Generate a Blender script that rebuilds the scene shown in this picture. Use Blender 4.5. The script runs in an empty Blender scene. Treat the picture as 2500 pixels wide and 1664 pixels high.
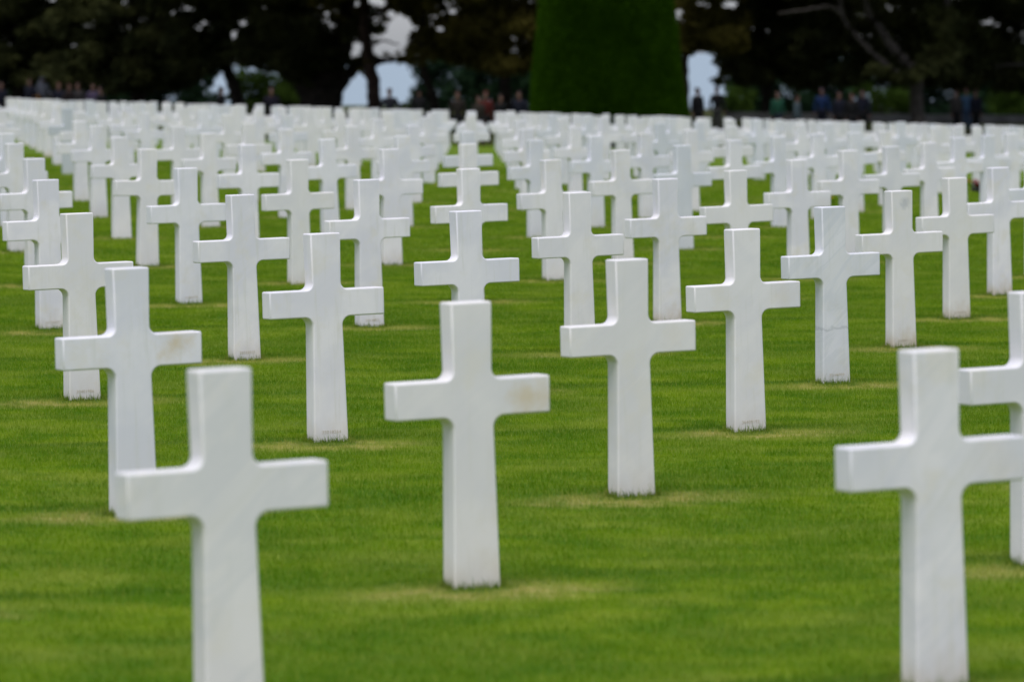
import bpy, bmesh, math, random
import numpy as np
from mathutils import Matrix, Vector

# ------------------------------------------------------------------ camera, sky, sun, exposure
SC = bpy.context.scene
COL = SC.collection
F_PX = 11500.0                      # focal length in pixels of a 2500 px wide frame
PITCH, ROLL, CH = 0.0610112, -0.0247061, 1.9949
cp, sp, cr, sr = math.cos(PITCH), math.sin(PITCH), math.cos(ROLL), math.sin(ROLL)
FWD = Vector((0, cp, -sp))
RIGHT = Vector((cr, sr * sp, sr * cp))
UP = Vector((-sr, cr * sp, cr * cp))
cam = bpy.data.cameras.new('camera')
cam_o = bpy.data.objects.new('camera', cam)
COL.objects.link(cam_o)
m = Matrix((RIGHT, UP, -FWD)).transposed().to_4x4()
m.translation = Vector((0, 0, CH))
cam_o.matrix_world = m
cam.sensor_width = 36.0
cam.sensor_fit = 'HORIZONTAL'
cam.lens = F_PX / 2500.0 * 36.0
cam.clip_start = 0.5
cam.clip_end = 60000.0
cam.dof.use_dof = True
cam.dof.focus_distance = 26.8
cam.dof.aperture_fstop = 3.7
cam.dof.aperture_blades = 9
SC.camera = cam_o

SUN_EL, SUN_ROT = math.radians(67), math.radians(192)
world = bpy.data.worlds.new('World')
SC.world = world
world.use_nodes = True
wt = world.node_tree
wt.nodes.clear()
w_out = wt.nodes.new('ShaderNodeOutputWorld')
w_bg = wt.nodes.new('ShaderNodeBackground')
w_sky = wt.nodes.new('ShaderNodeTexSky')
w_sky.sky_type = 'NISHITA'
w_sky.sun_disc = False
w_sky.sun_elevation = SUN_EL
w_sky.sun_rotation = SUN_ROT
w_sky.air_density = 1.0
w_sky.dust_density = 1.0
w_sky.ozone_density = 1.0
w_hs = wt.nodes.new('ShaderNodeHueSaturation')     # an overcast sky: most of the blue is gone
w_hs.inputs['Saturation'].default_value = 0.36
wt.links.new(w_sky.outputs['Color'], w_hs.inputs['Color'])
w_tint = wt.nodes.new('ShaderNodeMix')
w_tint.data_type = 'RGBA'
w_tint.blend_type = 'MULTIPLY'
w_tint.inputs['Factor'].default_value = 1.0
w_tint.inputs['B'].default_value = (0.965, 0.995, 1.12, 1.0)
wt.links.new(w_hs.outputs['Color'], w_tint.inputs['A'])
wt.links.new(w_tint.outputs['Result'], w_bg.inputs['Color'])
w_bg.inputs['Strength'].default_value = 0.070
wt.links.new(w_bg.outputs['Background'], w_out.inputs['Surface'])

sun = bpy.data.lights.new('sun', 'SUN')
sun.energy = 1.5
sun.angle = math.radians(50)
sun.color = (1.0, 0.985, 0.985)
sun_o = bpy.data.objects.new('sun', sun)
COL.objects.link(sun_o)
SUN_DIR = Vector((math.sin(SUN_ROT) * math.cos(SUN_EL), math.cos(SUN_ROT) * math.cos(SUN_EL), math.sin(SUN_EL)))
sun_o.rotation_euler = SUN_DIR.to_track_quat('Z', 'Y').to_euler()
sun_o.location = (0, 0, 60)

SC.view_settings.view_transform = 'Standard'
SC.view_settings.look = 'None'
SC.view_settings.exposure = 0.84
SC.view_settings.gamma = 1.0
SC.render.engine = 'CYCLES'
SC.cycles.max_bounces = 8
SC.cycles.diffuse_bounces = 6
SC.cycles.transmission_bounces = 3
SC.cycles.transparent_max_bounces = 4
SC.cycles.sample_clamp_indirect = 6.0

rng = random.Random(11)
nrg = np.random.default_rng(5)

# ------------------------------------------------------------------ helpers
def at(px, py, Y):
    """world point at depth Y (metres along +Y) seen at pixel px, py of the 2500 px wide frame"""
    d = FWD * F_PX + RIGHT * (px - 1250.0) + UP * (832.0 - py)
    return Vector((d.x / d.y * Y, Y, CH + d.z / d.y * Y))

def link(name, mesh, mat=None, parent=None, loc=None):
    o = bpy.data.objects.new(name, mesh)
    COL.objects.link(o)
    if mat is not None and mesh is not None:
        mesh.materials.clear()
        mesh.materials.append(mat)
    if parent is not None:
        o.parent = parent
    if loc is not None:
        o.location = loc
    return o

def tag(o, label=None, cat=None, group=None, kind=None):
    if label: o['label'] = label
    if cat: o['category'] = cat
    if group: o['group'] = group
    if kind: o['kind'] = kind
    return o

def empty(name, loc, rz=0.0):
    o = bpy.data.objects.new(name, None)
    COL.objects.link(o)
    o.location = loc
    o.rotation_euler = (0, 0, rz)
    o.empty_display_size = 0.3
    return o

def mesh_np(name, verts, faces_n, smooth=False):
    """verts (n,3); faces_n (m,k) index array with a constant k"""
    me = bpy.data.meshes.new(name)
    verts = np.asarray(verts, dtype=np.float32)
    faces_n = np.asarray(faces_n, dtype=np.int32)
    k = faces_n.shape[1]
    me.vertices.add(len(verts))
    me.vertices.foreach_set('co', verts.ravel())
    me.loops.add(faces_n.size)
    me.loops.foreach_set('vertex_index', faces_n.ravel())
    me.polygons.add(len(faces_n))
    me.polygons.foreach_set('loop_start', np.arange(0, faces_n.size, k, dtype=np.int32))
    try:
        me.polygons.foreach_set('loop_total', np.full(len(faces_n), k, dtype=np.int32))
    except Exception:
        pass
    if smooth:
        me.polygons.foreach_set('use_smooth', np.ones(len(faces_n), dtype=bool))
    me.update(calc_edges=True)
    return me

# ------------------------------------------------------------------ the lie of the land
Q = (1.40479417e-03, 2.45374354e-05, -2.93946470e-05, -3.17503304e-04, 4.96439109e-04, -1.08489442e-06)
GX, GY = -0.0295083, 0.00024102

def smin(p, q, k):
    h = np.clip(0.5 + 0.5 * (q - p) / k, 0, 1)
    return q * (1 - h) + p * h - k * h * (1 - h)

def smoothstep(a, b, x):
    t = np.clip((x - a) / (b - a), 0, 1)
    return t * t * (3 - 2 * t)

def ground(X, Y):
    X = np.clip(np.asarray(X, dtype=float), -45, 45)
    Y = np.asarray(Y, dtype=float)
    t = Y - 30
    tc = np.clip(t, -32, 32)
    ex = np.maximum(t - 32, 0)
    near = -CH + GX * X + GY * (Y - 13) + Q[0] + Q[1] * tc + Q[2] * tc * tc + Q[3] * tc * X + Q[4] * X + Q[5] * tc ** 3
    near = near + (Q[1] + 2 * Q[2] * 32 + Q[3] * X + 3 * Q[5] * 32 ** 2) * ex
    brow = -0.01255 * Y - 0.0524 * X - 1.07
    g = smin(near, brow, 0.06)
    flat = -2.9 - 0.035 * X
    s = smoothstep(138, 160, Y)
    g = g * (1 - s) + flat * s
    edge = smoothstep(256, 330, Y)
    return CH + g * (1 - edge) + (-48.0 - CH) * edge

# ------------------------------------------------------------------ materials
def new_mat(name):
    mt = bpy.data.materials.new(name)
    mt.use_nodes = True
    nt = mt.node_tree
    nt.nodes.clear()
    out = nt.nodes.new('ShaderNodeOutputMaterial')
    return mt, nt, out

class N:
    """terse node wiring"""
    def __init__(s, nt): s.nt = nt
    def node(s, t, **kw):
        n = s.nt.nodes.new(t)
        for k, v in kw.items(): setattr(n, k, v)
        return n
    def put(s, sock, v):
        if v is None: return
        if isinstance(v, bpy.types.NodeSocket): s.nt.links.new(v, sock)
        else: sock.default_value = v
    def math(s, op, a, b=None, c=None, clamp=False):
        n = s.node('ShaderNodeMath', operation=op, use_clamp=clamp)
        s.put(n.inputs[0], a); s.put(n.inputs[1], b); s.put(n.inputs[2], c)
        return n.outputs[0]
    def vmath(s, op, a, b=None):
        n = s.node('ShaderNodeVectorMath', operation=op)
        s.put(n.inputs[0], a); s.put(n.inputs[1], b)
        return n.outputs[0]
    def noise(s, vec, scale, detail=3.0, rough=0.55, dist=0.0):
        n = s.node('ShaderNodeTexNoise')
        s.put(n.inputs['Vector'], vec)
        n.inputs['Scale'].default_value = scale
        n.inputs['Detail'].default_value = detail
        n.inputs['Roughness'].default_value = rough
        n.inputs['Distortion'].default_value = dist
        return n.outputs['Fac']
    def ramp(s, fac, lo, hi, a=0.0, b=1.0, smooth=True):
        n = s.node('ShaderNodeMapRange', interpolation_type='SMOOTHSTEP' if smooth else 'LINEAR')
        s.put(n.inputs['Value'], fac)
        n.inputs['From Min'].default_value = lo; n.inputs['From Max'].default_value = hi
        n.inputs['To Min'].default_value = a; n.inputs['To Max'].default_value = b
        return n.outputs['Result']
    def mix(s, fac, a, b, mode='MIX'):
        n = s.node('ShaderNodeMix', data_type='RGBA', blend_type=mode)
        s.put(n.inputs['Factor'], fac); s.put(n.inputs['A'], a); s.put(n.inputs['B'], b)
        return n.outputs['Result']
    def xyz(s, v):
        n = s.node('ShaderNodeSeparateXYZ'); s.put(n.inputs[0], v)
        return n.outputs[0], n.outputs[1], n.outputs[2]
    def combine(s, x, y, z):
        n = s.node('ShaderNodeCombineXYZ')
        s.put(n.inputs[0], x); s.put(n.inputs[1], y); s.put(n.inputs[2], z)
        return n.outputs[0]
    def obattr(s, name):
        n = s.node('ShaderNodeAttribute', attribute_type='OBJECT', attribute_name=name)
        return n.outputs['Fac']

def rgba(r, g, b): return (r, g, b, 1.0)

def plain(name, col, rough=0.85, var=0.25, scale=6.0):
    mt, nt, out = new_mat(name); k = N(nt)
    p = k.node('ShaderNodeBsdfPrincipled')
    tc = k.node('ShaderNodeTexCoord').outputs['Object']
    f = k.ramp(k.noise(tc, scale), 0.3, 0.7, 1 - var, 1 + var)
    c = k.mix(1.0, rgba(*col), k.combine(f, f, f), 'MULTIPLY')
    nt.links.new(c, p.inputs['Base Color'])
    p.inputs['Roughness'].default_value = rough
    p.inputs['Specular IOR Level'].default_value = 0.2
    nt.links.new(p.outputs[0], out.inputs[0])
    return mt

# lattice of the graves (world X, Y): origin + u*A + v*B
LO = np.array((-0.2320945, 27.6129003)); LA = np.array((0.7091679, 3.6098731)); LB = np.array((-1.4965013, 2.8497911))
LINV = np.linalg.inv(np.array([LA, LB]).T)

def turf_colour(k, pos):
    """colour of the mown turf at a world position: mottling, mowing bands and worn straw-coloured strips at the foot of each row"""
    x, y, z = k.xyz(pos)
    dx = k.math('SUBTRACT', x, float(LO[0])); dy = k.math('SUBTRACT', y, float(LO[1]) - 0.16)
    u = k.math('ADD', k.math('MULTIPLY', dx, float(LINV[0, 0])), k.math('MULTIPLY', dy, float(LINV[0, 1])))
    v = k.math('ADD', k.math('MULTIPLY', dx, float(LINV[1, 0])), k.math('MULTIPLY', dy, float(LINV[1, 1])))
    s = k.math('ADD', u, v)
    sd = k.math('SUBTRACT', s, k.math('ROUND', s))
    row = k.math('MULTIPLY', sd, 3.18)                      # metres from the row line
    uu = k.math('SUBTRACT', u, k.math('MULTIPLY', sd, 0.5))
    along = k.math('MULTIPLY', k.math('ABSOLUTE', k.math('SUBTRACT', uu, k.math('ROUND', uu))), 2.33)
    flat = k.combine(x, y, 0.0)
    n_big = k.noise(flat, 0.55, 3, 0.55)
    n_mid = k.noise(flat, 2.6, 4, 0.6)
    stretch = k.combine(k.math('MULTIPLY', x, 0.8), k.math('MULTIPLY', y, 1.0), 0.0)
    n_str = k.noise(stretch, 1.7, 4, 0.6)
    n_fine = k.noise(flat, 34.0, 2, 0.6)
    c = k.mix(k.ramp(n_mid, 0.32, 0.70), rgba(0.094, 0.208, 0.002), rgba(0.245, 0.350, 0.009))
    c = k.mix(k.ramp(n_str, 0.44, 0.70, 0.0, 0.75), c, rgba(0.310, 0.375, 0.045))
    c = k.mix(k.ramp(n_big, 0.34, 0.64, 0.52, 0.0), c, rgba(0.064, 0.165, 0.003))
    # worn strip in front of the row
    wob = k.math('MULTIPLY', k.math('SUBTRACT', n_mid, 0.5), 0.30)
    ra = k.math('ADD', row, wob)
    rad = k.math('SQRT', k.math('ADD', k.math('MULTIPLY', k.math('MULTIPLY', ra, ra), 5.0), k.math('MULTIPLY', k.math('MULTIPLY', along, along), 1.5)))
    rad = k.math('ADD', rad, k.math('MULTIPLY', k.math('SUBTRACT', n_str, 0.5), 0.9))
    patch = k.ramp(rad, 0.20, 0.95, 1.0, 0.0)
    dry = k.math('MULTIPLY', patch, k.ramp(k.noise(flat, 6.5, 3, 0.6), 0.40, 0.60, 0.35, 1.0))
    c = k.mix(k.math('MULTIPLY', dry, 0.9), c, rgba(0.560, 0.470, 0.160))
    foot = k.ramp(k.math('SQRT', k.math('ADD', k.math('MULTIPLY', k.math('ADD', row, -0.12), k.math('ADD', row, -0.12)), k.math('MULTIPLY', along, along))), 0.08, 0.24, 0.75, 0.0)  # contact shade round each cross base, painted as darker green
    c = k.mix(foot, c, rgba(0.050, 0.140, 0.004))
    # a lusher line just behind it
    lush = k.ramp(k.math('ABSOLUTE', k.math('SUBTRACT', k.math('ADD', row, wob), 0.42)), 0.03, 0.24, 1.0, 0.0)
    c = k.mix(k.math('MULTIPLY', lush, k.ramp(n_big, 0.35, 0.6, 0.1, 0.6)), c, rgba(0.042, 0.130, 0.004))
    tree_shade = k.ramp(k.math('ADD', y, k.math('MULTIPLY', n_big, 8.0)), 150.0, 158.0)  # shade under the far trees, painted brown into the turf colour
    c = k.mix(k.math('MULTIPLY', tree_shade, k.ramp(n_str, 0.3, 0.6, 0.75, 1.0)), c, rgba(0.055, 0.043, 0.024))
    c = k.mix(k.ramp(n_fine, 0.3, 0.7, 0.0, 0.35), c, rgba(0.088, 0.185, 0.003))
    return c

def turf_mat():
    mt, nt, out = new_mat('turf'); k = N(nt)
    geo = k.node('ShaderNodeNewGeometry')
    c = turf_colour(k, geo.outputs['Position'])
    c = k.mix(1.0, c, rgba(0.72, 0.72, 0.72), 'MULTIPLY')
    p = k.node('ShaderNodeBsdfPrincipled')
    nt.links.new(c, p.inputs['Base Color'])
    p.inputs['Roughness'].default_value = 0.95
    p.inputs['Specular IOR Level'].default_value = 0.1
    b = k.node('ShaderNodeBump')
    b.inputs['Strength'].default_value = 0.7
    b.inputs['Distance'].default_value = 0.02
    nt.links.new(k.noise(geo.outputs['Position'], 60.0, 3, 0.7), b.inputs['Height'])
    nt.links.new(b.outputs[0], p.inputs['Normal'])
    nt.links.new(p.outputs[0], out.inputs[0])
    return mt

def blade_mat():
    mt, nt, out = new_mat('grass_blade'); k = N(nt)
    geo = k.node('ShaderNodeNewGeometry')
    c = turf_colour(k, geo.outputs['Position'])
    var = k.node('ShaderNodeAttribute', attribute_type='GEOMETRY', attribute_name='tone').outputs['Fac']
    c = k.mix(k.ramp(var, 0.45, 1.0, 0.0, 0.65, False), c, rgba(0.44, 0.46, 0.09))
    d = k.node('ShaderNodeBsdfDiffuse'); t = k.node('ShaderNodeBsdfTranslucent')
    nt.links.new(c, d.inputs['Color'])
    ct = k.mix(1.0, c, rgba(1.15, 1.25, 0.7), 'MULTIPLY')
    nt.links.new(ct, t.inputs['Color'])
    g = k.node('ShaderNodeBsdfGlossy'); g.inputs['Roughness'].default_value = 0.45
    g.inputs['Color'].default_value = rgba(1, 1, 1)
    ms = k.node('ShaderNodeMixShader'); ms.inputs[0].default_value = 0.4
    nt.links.new(d.outputs[0], ms.inputs[1]); nt.links.new(t.outputs[0], ms.inputs[2])
    mg = k.node('ShaderNodeMixShader'); mg.inputs[0].default_value = 0.004
    nt.links.new(ms.outputs[0], mg.inputs[1]); nt.links.new(g.outputs[0], mg.inputs[2])
    nt.links.new(mg.outputs[0], out.inputs[0])
    return mt

def marble_mat():
    mt, nt, out = new_mat('white_marble'); k = N(nt)
    tc = k.node('ShaderNodeTexCoord').outputs['Object']
    rnd = k.node('ShaderNodeObjectInfo').outputs['Random']
    off = k.combine(k.math('MULTIPLY', rnd, 37.0), k.math('MULTIPLY', rnd, 91.0), k.math('MULTIPLY', rnd, 53.0))
    pos = k.vmath('ADD', tc, off)
    x, y, z = k.xyz(tc)
    veins_a = k.obattr('veins'); arm_a = k.obattr('arm_stain'); foot_a = k.obattr('foot_stain'); grey_a = k.obattr('grey')
    top_a = k.obattr('top_blotch')
    # soft clouding
    cl = k.noise(pos, 3.2, 4, 0.5, 0.4)
    c = k.mix(k.ramp(cl, 0.37, 0.64), rgba(0.757, 0.731, 0.780), rgba(0.868, 0.827, 0.840))
    warm = k.noise(k.vmath('ADD', pos, (5.0, 2.0, 9.0)), 5.0, 4, 0.6)
    c = k.mix(k.ramp(warm, 0.52, 0.70, 0.0, 0.50), c, rgba(0.76, 0.70, 0.59))
    run = k.noise(k.combine(k.math('MULTIPLY', k.xyz(pos)[0], 9.0), k.math('MULTIPLY', k.xyz(pos)[1], 9.0), k.math('MULTIPLY', k.xyz(pos)[2], 0.8)), 3.0, 3, 0.6)
    c = k.mix(k.ramp(run, 0.52, 0.72, 0.0, 0.42), c, rgba(0.66, 0.64, 0.575))
    tint = k.math('FRACT', k.math('MULTIPLY', rnd, 17.31))
    c = k.mix(k.ramp(tint, 0.45, 1.0, 0.0, 0.55, False), c, rgba(0.775, 0.738, 0.685))
    c = k.mix(k.ramp(tint, 0.0, 0.4, 0.45, 0.0, False), c, rgba(0.665, 0.690, 0.735))
    # veins: stretched noise bands running up to the right
    rot = k.node('ShaderNodeMapping')
    nt.links.new(pos, rot.inputs['Vector'])
    rot.inputs['Rotation'].default_value = (0.0, math.radians(40), 0.0)
    rx, ry, rz = k.xyz(rot.outputs[0])
    band = k.noise(k.combine(k.math('MULTIPLY', rx, 0.25), k.math('MULTIPLY', ry, 0.4), k.math('MULTIPLY', rz, 1.5)), 4.2, 5, 0.6, 0.7)
    line = k.ramp(k.math('ABSOLUTE', k.math('SUBTRACT', band, 0.5)), 0.0, 0.085, 1.0, 0.0)
    amt = k.math('ADD', k.math('MULTIPLY', veins_a, 0.9), 0.12, clamp=True)
    c = k.mix(k.math('MULTIPLY', line, k.math('MULTIPLY', amt, 0.26)), c, rgba(0.50, 0.53, 0.55))
    c = k.mix(k.math('MULTIPLY', k.ramp(band, 0.5, 0.75), k.math('MULTIPLY', amt, 0.75)), c, rgba(0.67, 0.655, 0.60))
    # one dark crack-like vein across the shaft for strongly veined stones
    zz = k.math('ADD', z, k.math('MULTIPLY', k.math('SUBTRACT', k.noise(pos, 9.0, 3), 0.5), 0.10))
    crack = k.ramp(k.math('ABSOLUTE', k.math('SUBTRACT', zz, 0.335)), 0.0, 0.014, 1.0, 0.0)
    c = k.mix(k.math('MULTIPLY', crack, k.ramp(veins_a, 0.75, 1.0, 0.0, 0.45)), c, rgba(0.40, 0.41, 0.43))
    # ochre stain on the right arm
    ax = k.math('SUBTRACT', x, k.math('ADD', k.math('MULTIPLY', rnd, 0.06), 0.20)); az = k.math('SUBTRACT', z, k.math('ADD', k.math('MULTIPLY', rnd, -0.06), 0.73))
    ar = k.math('SQRT', k.math('ADD', k.math('MULTIPLY', ax, ax), k.math('MULTIPLY', k.math('MULTIPLY', az, az), 1.3)))
    ar = k.math('ADD', ar, k.math('MULTIPLY', k.math('SUBTRACT', k.noise(pos, 9.0, 4, 0.65), 0.5), 0.26))
    c = k.mix(k.math('MULTIPLY', k.ramp(ar, -0.02, 0.125, 1.0, 0.0), arm_a), c, rgba(0.64, 0.50, 0.27))
    # grey blotch near the top
    tz = k.math('SUBTRACT', z, 0.985); tx = k.math('SUBTRACT', x, 0.02)
    tr = k.math('SQRT', k.math('ADD', k.math('MULTIPLY', tx, tx), k.math('MULTIPLY', tz, tz)))
    tr = k.math('ADD', tr, k.math('MULTIPLY', k.math('SUBTRACT', k.noise(pos, 26.0, 4, 0.7), 0.5), 0.10))
    c = k.mix(k.math('MULTIPLY', k.ramp(tr, 0.01, 0.055, 0.75, 0.0), top_a), c, rgba(0.42, 0.43, 0.46))
    # earth splashed on the foot, with a ragged upper edge
    fn = k.noise(k.combine(k.math('MULTIPLY', x, 3.0), k.math('MULTIPLY', y, 3.0), k.math('MULTIPLY', z, 1.2)), 4.0, 4, 0.6)
    fz = k.math('SUBTRACT', z, k.math('MULTIPLY', k.math('SUBTRACT', fn, 0.5), 0.30))
    foot = k.ramp(fz, 0.0, 0.17, 1.0, 0.0)
    c = k.mix(k.math('MULTIPLY', foot, k.math('MULTIPLY', foot_a, 0.75)), c, rgba(0.56, 0.455, 0.325))
    # greyer stones; on one far cross this paints in its shade
    c = k.mix(grey_a, c, rgba(0.42, 0.455, 0.48))
    p = k.node('ShaderNodeBsdfPrincipled')
    nt.links.new(c, p.inputs['Base Color'])
    p.inputs['Roughness'].default_value = 0.55
    p.inputs['Specular IOR Level'].default_value = 0.36
    b = k.node('ShaderNodeBump'); b.inputs['Strength'].default_value = 0.12; b.inputs['Distance'].default_value = 0.002
    nt.links.new(k.noise(pos, 160.0, 2), b.inputs['Height'])
    nt.links.new(b.outputs[0], p.inputs['Normal'])
    nt.links.new(p.outputs[0], out.inputs[0])
    return mt

def leaf_mat(name, dark, light, trans=0.25):
    mt, nt, out = new_mat(name); k = N(nt)
    tc = k.node('ShaderNodeTexCoord').outputs['Object']
    n1 = k.noise(tc, 0.7, 2); n2 = k.noise(tc, 9.0, 2)
    f = k.math('ADD', k.math('MULTIPLY', k.ramp(n1, 0.3, 0.7), 0.65), k.math('MULTIPLY', k.ramp(n2, 0.3, 0.7), 0.35))
    c = k.mix(f, rgba(*dark), rgba(*light))
    d = k.node('ShaderNodeBsdfDiffuse'); t = k.node('ShaderNodeBsdfTranslucent')
    nt.links.new(c, d.inputs['Color']); nt.links.new(c, t.inputs['Color'])
    ms = k.node('ShaderNodeMixShader'); ms.inputs[0].default_value = trans
    nt.links.new(d.outputs[0], ms.inputs[1]); nt.links.new(t.outputs[0], ms.inputs[2])
    nt.links.new(ms.outputs[0], out.inputs[0])
    return mt

M_TURF, M_BLADE, M_MARBLE = turf_mat(), blade_mat(), marble_mat()
M_INSCR = plain('worn_lettering', (0.56, 0.49, 0.39), 0.9, 0.15, 40)
M_BARK_DARK = plain('dark_bark', (0.030, 0.024, 0.019), 0.95, 0.4, 3)
M_BARK_RED = plain('reddish_bark', (0.065, 0.042, 0.034), 0.95, 0.4, 3)
M_BARK_GREY = plain('grey_bark', (0.072, 0.063, 0.056), 0.95, 0.35, 3)
M_NEEDLE = leaf_mat('dark_needles', (0.034, 0.042, 0.020), (0.105, 0.110, 0.038), 0.3)
M_NEEDLE_OLIVE = leaf_mat('olive_needles', (0.085, 0.078, 0.020), (0.210, 0.180, 0.042), 0.3)
M_SHRUB = leaf_mat('shrub_leaves', (0.010, 0.022, 0.013), (0.026, 0.054, 0.024), 0.25)
M_SHRUB_BRIGHT = leaf_mat('young_leaves', (0.018, 0.036, 0.006), (0.050, 0.085, 0.014), 0.35)
M_YEW = leaf_mat('clipped_yew', (0.021, 0.055, 0.002), (0.040, 0.098, 0.004), 0.5)
M_WALL = plain('weathered_stone', (0.20, 0.195, 0.185), 0.95, 0.3, 1.5)

# ------------------------------------------------------------------ ground and sea
def build_ground():
    xs = np.unique(np.concatenate([np.array([-3000, -1500, -700, -350, -200, -120, -80, -60]), np.arange(-48, 48.1, 2.0),
                                   np.array([60, 80, 120, 200, 350, 700, 1500, 3000])])).astype(float)
    ysr = np.concatenate([np.array([-3000, -800, -200, -60, -20, -5]), np.arange(2, 160, 1.5), np.arange(162, 340, 4.0)])
    X, Y = np.meshgrid(xs, ysr)
    Z = ground(X, Y)
    n, mcol = X.shape
    verts = np.stack([X, Y, Z], -1).reshape(-1, 3)
    idx = np.arange(n * mcol).reshape(n, mcol)
    faces = np.stack([idx[:-1, :-1], idx[:-1, 1:], idx[1:, 1:], idx[1:, :-1]], -1).reshape(-1, 4)
    o = link('ground', mesh_np('ground', verts, faces, True), M_TURF)
    tag(o, 'mown lawn of the cemetery rising to a far brow', 'lawn', kind='structure')

def build_sea():
    mt, nt, out = new_mat('sea_water'); k = N(nt)
    p = k.node('ShaderNodeBsdfPrincipled')
    p.inputs['Base Color'].default_value = rgba(0.26, 0.34, 0.39)
    p.inputs['Roughness'].default_value = 0.35
    geo = k.node('ShaderNodeNewGeometry')
    b = k.node('ShaderNodeBump'); b.inputs['Strength'].default_value = 0.4; b.inputs['Distance'].default_value = 0.5
    nt.links.new(k.noise(geo.outputs['Position'], 0.12, 4), b.inputs['Height'])
    nt.links.new(b.outputs[0], p.inputs['Normal'])
    nt.links.new(p.outputs[0], out.inputs[0])
    v = [(-30000, 322, -45), (30000, 322, -45), (30000, 45000, -45), (-30000, 45000, -45)]
    o = link('sea', mesh_np('sea', v, [(0, 1, 2, 3)]), mt)
    tag(o, 'pale grey blue sea beyond the trees', 'sea', kind='structure')

build_ground()
build_sea()

# ------------------------------------------------------------------ crosses
AT, AN, W, Z1, Z0, BB, TH, HH = 0.0854, 0.0810, 0.3252, 0.7814, 0.6408, 0.0977, 0.0974, 1.07
YAW = 0.4859
SINK = 0.16

def cross_mesh():
    NB = 0.0845
    def arc(cx, cz, r, a0, a1, n=7):
        return [(cx + r * math.cos(math.radians(a0 + (a1 - a0) * i / n)), cz + r * math.sin(math.radians(a0 + (a1 - a0) * i / n))) for i in range(n + 1)]
    r1, r2 = 0.036, 0.045
    bs = BB + (BB - NB) * SINK / Z0          # taper continues into the ground
    right = [(AT, HH)]
    right += arc(AN + r1, Z1 + r1, r1, 180, 270)
    right += [(W, Z1), (W, Z0)]
    right += arc(NB + r2, Z0 - r2, r2, 90, 180)
    right += [(bs, -SINK)]
    left = [(-x, z) for x, z in reversed(right)]
    pts = right + left
    bm = bmesh.new()
    fr = [bm.verts.new((x, 0, z)) for x, z in pts]
    bk = [bm.verts.new((x, TH, z)) for x, z in pts]
    n = len(pts)
    f_front = bm.faces.new(fr)
    f_back = bm.faces.new(list(reversed(bk)))
    for i in range(n):
        j = (i + 1) % n
        bm.faces.new((fr[j], fr[i], bk[i], bk[j]))
    bmesh.ops.recalc_face_normals(bm, faces=bm.faces)
    es = list(set(list(f_front.edges) + list(f_back.edges)))
    sharp = []
    for e in bm.edges:
        if e in es: continue
        x = abs(e.verts[0].co.x); z = e.verts[0].co.z
        if (abs(x - W) < 1e-5) or (abs(z - HH) < 1e-5): sharp.append(e)
    bmesh.ops.bevel(bm, geom=es + sharp, offset=0.0075, segments=2, profile=0.5, affect='EDGES')
    bm.normal_update()
    me = bpy.data.meshes.new('grave_cross')
    bm.to_mesh(me); bm.free()
    me.polygons.foreach_set('use_smooth', np.array([p.area < 0.0016 for p in me.polygons], dtype=bool))
    me.materials.append(M_MARBLE)
    return me

CROSS = cross_mesh()

def number_mesh(txt):
    cu = bpy.data.curves.new('serial_number', 'FONT')
    cu.body = txt; cu.size = 0.0245; cu.align_x = 'CENTER'; cu.extrude = 0.0004; cu.space_character = 1.12
    t = bpy.data.objects.new('serial_number', cu)
    COL.objects.link(t)
    dg = bpy.context.evaluated_depsgraph_get()
    me = bpy.data.meshes.new_from_object(t.evaluated_get(dg))
    bpy.data.objects.remove(t)
    me.transform(Matrix.Rotation(math.radians(90), 4, 'X'))
    me.name = 'serial_number'
    me.materials.clear(); me.materials.append(M_INSCR)
    return me

EXACT = {(0, 0): (-0.229, 27.523), (0, -1): (1.25, 24.814), (-1, 1): (-2.449, 26.897), (0, 1): (-1.712, 30.398), (-1, 0): (-0.937, 24.091),
         (-1, -1): (0.546, 21.154), (-2, -1): (-0.15, 17.528), (1, -1): (1.964, 28.497), (2, -1): (2.673, 32.003), (3, -1): (3.396, 35.604),
         (-2, 0): (-1.632, 20.252), (-3, -1): (-0.841, 13.827), (-2, -2): (1.328, 14.705), (1, 0): (0.474, 31.241), (2, 0): (1.177, 34.795),
         (1, 1): (-1.009, 34.12), (2, 2): (-1.78, 40.224), (1, 2): (-2.518, 37.09), (0, 2): (-3.279, 33.625), (2, 1): (-0.294, 37.49),
         (4, -1): (4.105, 39.248), (-1, -2): (2.058, 18.317)}
SPECIAL = {
    (-3, -1): 'large blurred white marble cross cut off by the bottom edge on the left',
    (-2, -2): 'large blurred white marble cross cut off by the bottom edge on the right',
    (-2, -1): 'blurred white cross in the bottom centre with ochre stain on its right arm',
    (-1, -2): 'white cross cut off by the right edge, behind the large bottom right cross',
    (-2, 0): 'white cross behind the large bottom left cross, yellow ochre stain on its right arm',
    (1, -1): 'white cross strongly streaked with diagonal grey veins and a dark line across its shaft',
    (2, -1): 'white cross with a grey blotch near its top and a brown stained foot',
}
NUMBERS = {(1, -1): '35146909', (0, 1): '20522017', (-1, 1): '30401986', (0, -1): '36409192', (-1, 0): '35018264', (1, 1): '20418853',
           (0, 2): '33126507', (2, -1): '36880412', (1, 2): '31094478', (3, -1): '32155960'}
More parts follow.
